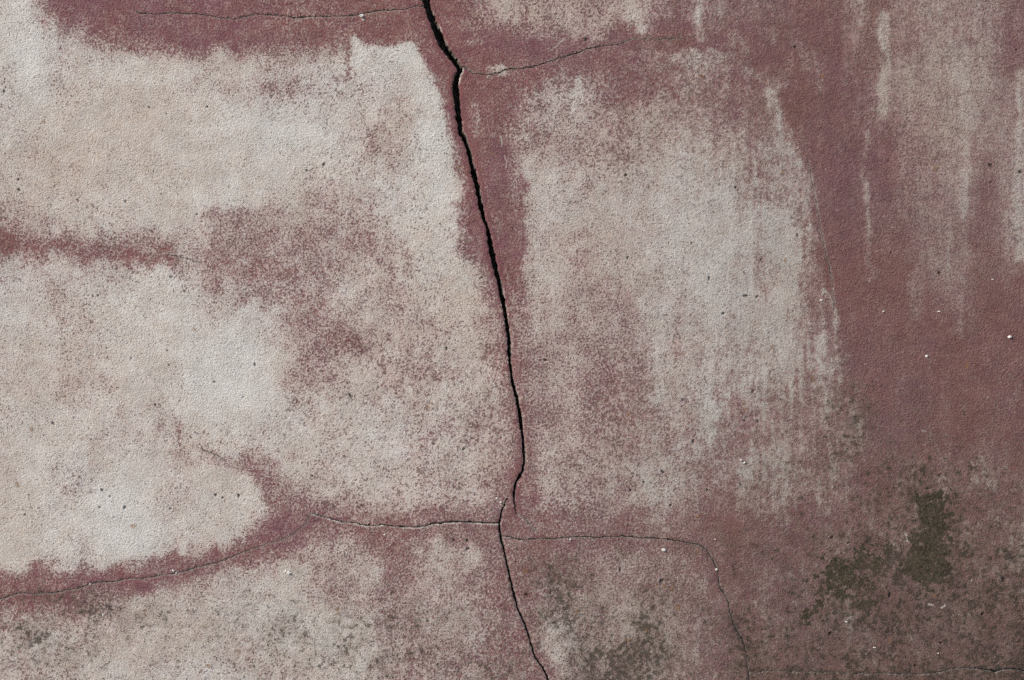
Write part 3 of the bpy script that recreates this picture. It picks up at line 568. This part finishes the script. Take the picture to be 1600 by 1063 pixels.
def back_box(remap):
    """sides and back of the wall: a ring behind the border of the face"""
    n0 = int(remap.max()) + 1
    loop = np.concatenate([idx[0, :], idx[1:, -1], idx[-1, -2::-1], idx[-2:0:-1, 0]])
    ev = co[loop].copy(); ev[:, 1] = THICK; m = len(loop); fr = remap[loop]; bk = n0 + np.arange(m)
    ef = [(fr[i], fr[(i + 1) % m], bk[(i + 1) % m], bk[i]) for i in range(m)]
    # back faces, strip across the rows using the left and right borders
    left = {int(i): k for k, i in enumerate(loop)}
    top = [bk[left[int(i)]] for i in idx[0, :]]; bot = [bk[left[int(i)]] for i in idx[-1, :]]
    for a in range(NX - 1): ef.append((top[a], top[a + 1], bot[a + 1], bot[a]))
    return ev, np.array(ef)
wall = sheet("plaster_wall", quads[face_part == 0], MAT_P, None, back_box)
wall["label"] = "weathered dark red plaster wall with worn pale limewash and branching cracks"; wall["category"] = "wall"; wall["kind"] = "thing"
for ci, c in enumerate(CRACKS):
    f = quads[face_part == 1 + ci]
    if len(f):
        o = sheet("crack", f, MAT_C, wall); o["label"] = c[3]
mould_labels = ["solid dark olive mould stain, the largest, at lower right", "speckled dark mould patch left of the solid stain", "small speckled mould patch against the solid stain's left side",
                "lowest speckled mould patch trailing off to the lower left", "small mould speckles below the speckled patch"]
for k in range(len(MOULD)):
    f = quads[face_part == 100 + k]
    if len(f):
        o = sheet("mould_patch", f, MAT_M, wall); o["label"] = mould_labels[k]

# ------------------------------------------------------------------ lime crumbs stuck to the face
m_lime, nt, b = nodes_for("white_lime"); q = NB(nt)
nt.links.new(q.mix(q.noise(q.coord(), 700.0, 2.0), (0.42, 0.39, 0.35), (0.66, 0.64, 0.60)), b.inputs['Base Color']); b.inputs['Roughness'].default_value = 0.9
def surf(x, y):
    j = min(NY - 1, np.searchsorted(ys, y)); i = min(NX - 1, np.searchsorted(xs, x)); return Hh[j, i]
def crumb(x, y, r, sq, ang, seed):
    rs = np.random.default_rng(seed); n, rings = 9, 3; vs, fs = [], []
    z0 = surf(x, y); rad = r * (1 + 0.28 * rs.normal(size=n)).clip(.6, 1.5)
    for k in range(rings):
        f = (1.0, 0.80, 0.42)[k]; h = (-0.4, 0.30, 0.55)[k] * r
        for i in range(n):
            a = 2 * math.pi * i / n; p, w_ = rad[i] * f * math.cos(a), rad[i] * f * math.sin(a) * sq
            du, dv = p * math.cos(ang) - w_ * math.sin(ang), p * math.sin(ang) + w_ * math.cos(ang)
            vs.append(((x + du - 800) / 1000, -(z0 + h * (1 + .2 * rs.normal())) / 1000, H0 + (531.5 - y - dv) / 1000))
    vs.append(((x - 800) / 1000, -(z0 + 0.6 * r) / 1000, H0 + (531.5 - y) / 1000))
    for k in range(rings - 1):
        for i in range(n): fs.append((k * n + i, (k + 1) * n + i, (k + 1) * n + (i + 1) % n, k * n + (i + 1) % n))
    for i in range(n): fs.append(((rings - 1) * n + i, rings * n, (rings - 1) * n + (i + 1) % n))
    me = bpy.data.meshes.new("lime_crumb"); me.from_pydata(vs, [], fs); me.materials.append(m_lime)
    o = bpy.data.objects.new("lime_crumb", me); S.collection.objects.link(o); o.parent = wall
for k, (x, y, r, sq, ang) in enumerate([(565, 25, 4.2, .9, 0), (568, 31, 2.6, .8, 1), (1578, 527, 3.8, .6, -.4), (1448, 557, 3.0, .7, .2), (1551, 437, 2.4, .6, .1), (1283, 470, 2.4, .8, 0),
    (1467, 487, 2.2, .8, 0), (1157, 719, 3.0, .5, .3), (1163, 723, 2.6, .7, -.3), (1037, 860, 3.0, .9, .5), (1120, 890, 2.2, .8, 0), (1117, 843, 1.6, .8, 0), (1322, 972, 2.2, .6, .5), (1366, 1012, 2.2, .6, .1), (1466, 1021, 1.5, .8, 0),
    (451, 895, 4.0, .8, 0), (446, 893, 2.4, .8, 0), (161, 961, 1.8, .9, 0), (141, 913, 1.8, .9, 0), (601, 836, 1.7, .8, 0), (271, 892, 2.6, .8, .5), (275, 896, 1.6, .8, 0), (1380, 487, 2.0, .6, -.6),
    (891, 843, 2.0, .8, 0), (776, 779, 2.2, .8, 0), (783, 785, 1.8, .8, 0), ]):
    crumb(x, y, r, sq, ang, 3000 + k)

# ------------------------------------------------------------------ ground in front of the wall
mg, nt, b = nodes_for("trodden_earth"); q = NB(nt); P = q.coord()
n = q.noise(P, 6.0, 8.0, 0.65)
nt.links.new(q.mix(n, (0.10, 0.085, 0.065), (0.20, 0.175, 0.14)), b.inputs['Base Color']); b.inputs['Roughness'].default_value = 1.0
bp = nt.nodes.new('ShaderNodeBump'); bp.inputs['Distance'].default_value = 0.03; nt.links.new(n, bp.inputs['Height']); nt.links.new(bp.outputs[0], b.inputs['Normal'])
me = bpy.data.meshes.new("ground"); me.from_pydata([(-60, -60, 0), (60, -60, 0), (60, 60, 0), (-60, 60, 0)], [], [(0, 1, 2, 3)]); me.materials.append(mg)
gr = bpy.data.objects.new("ground", me); S.collection.objects.link(gr); gr["kind"] = "structure"
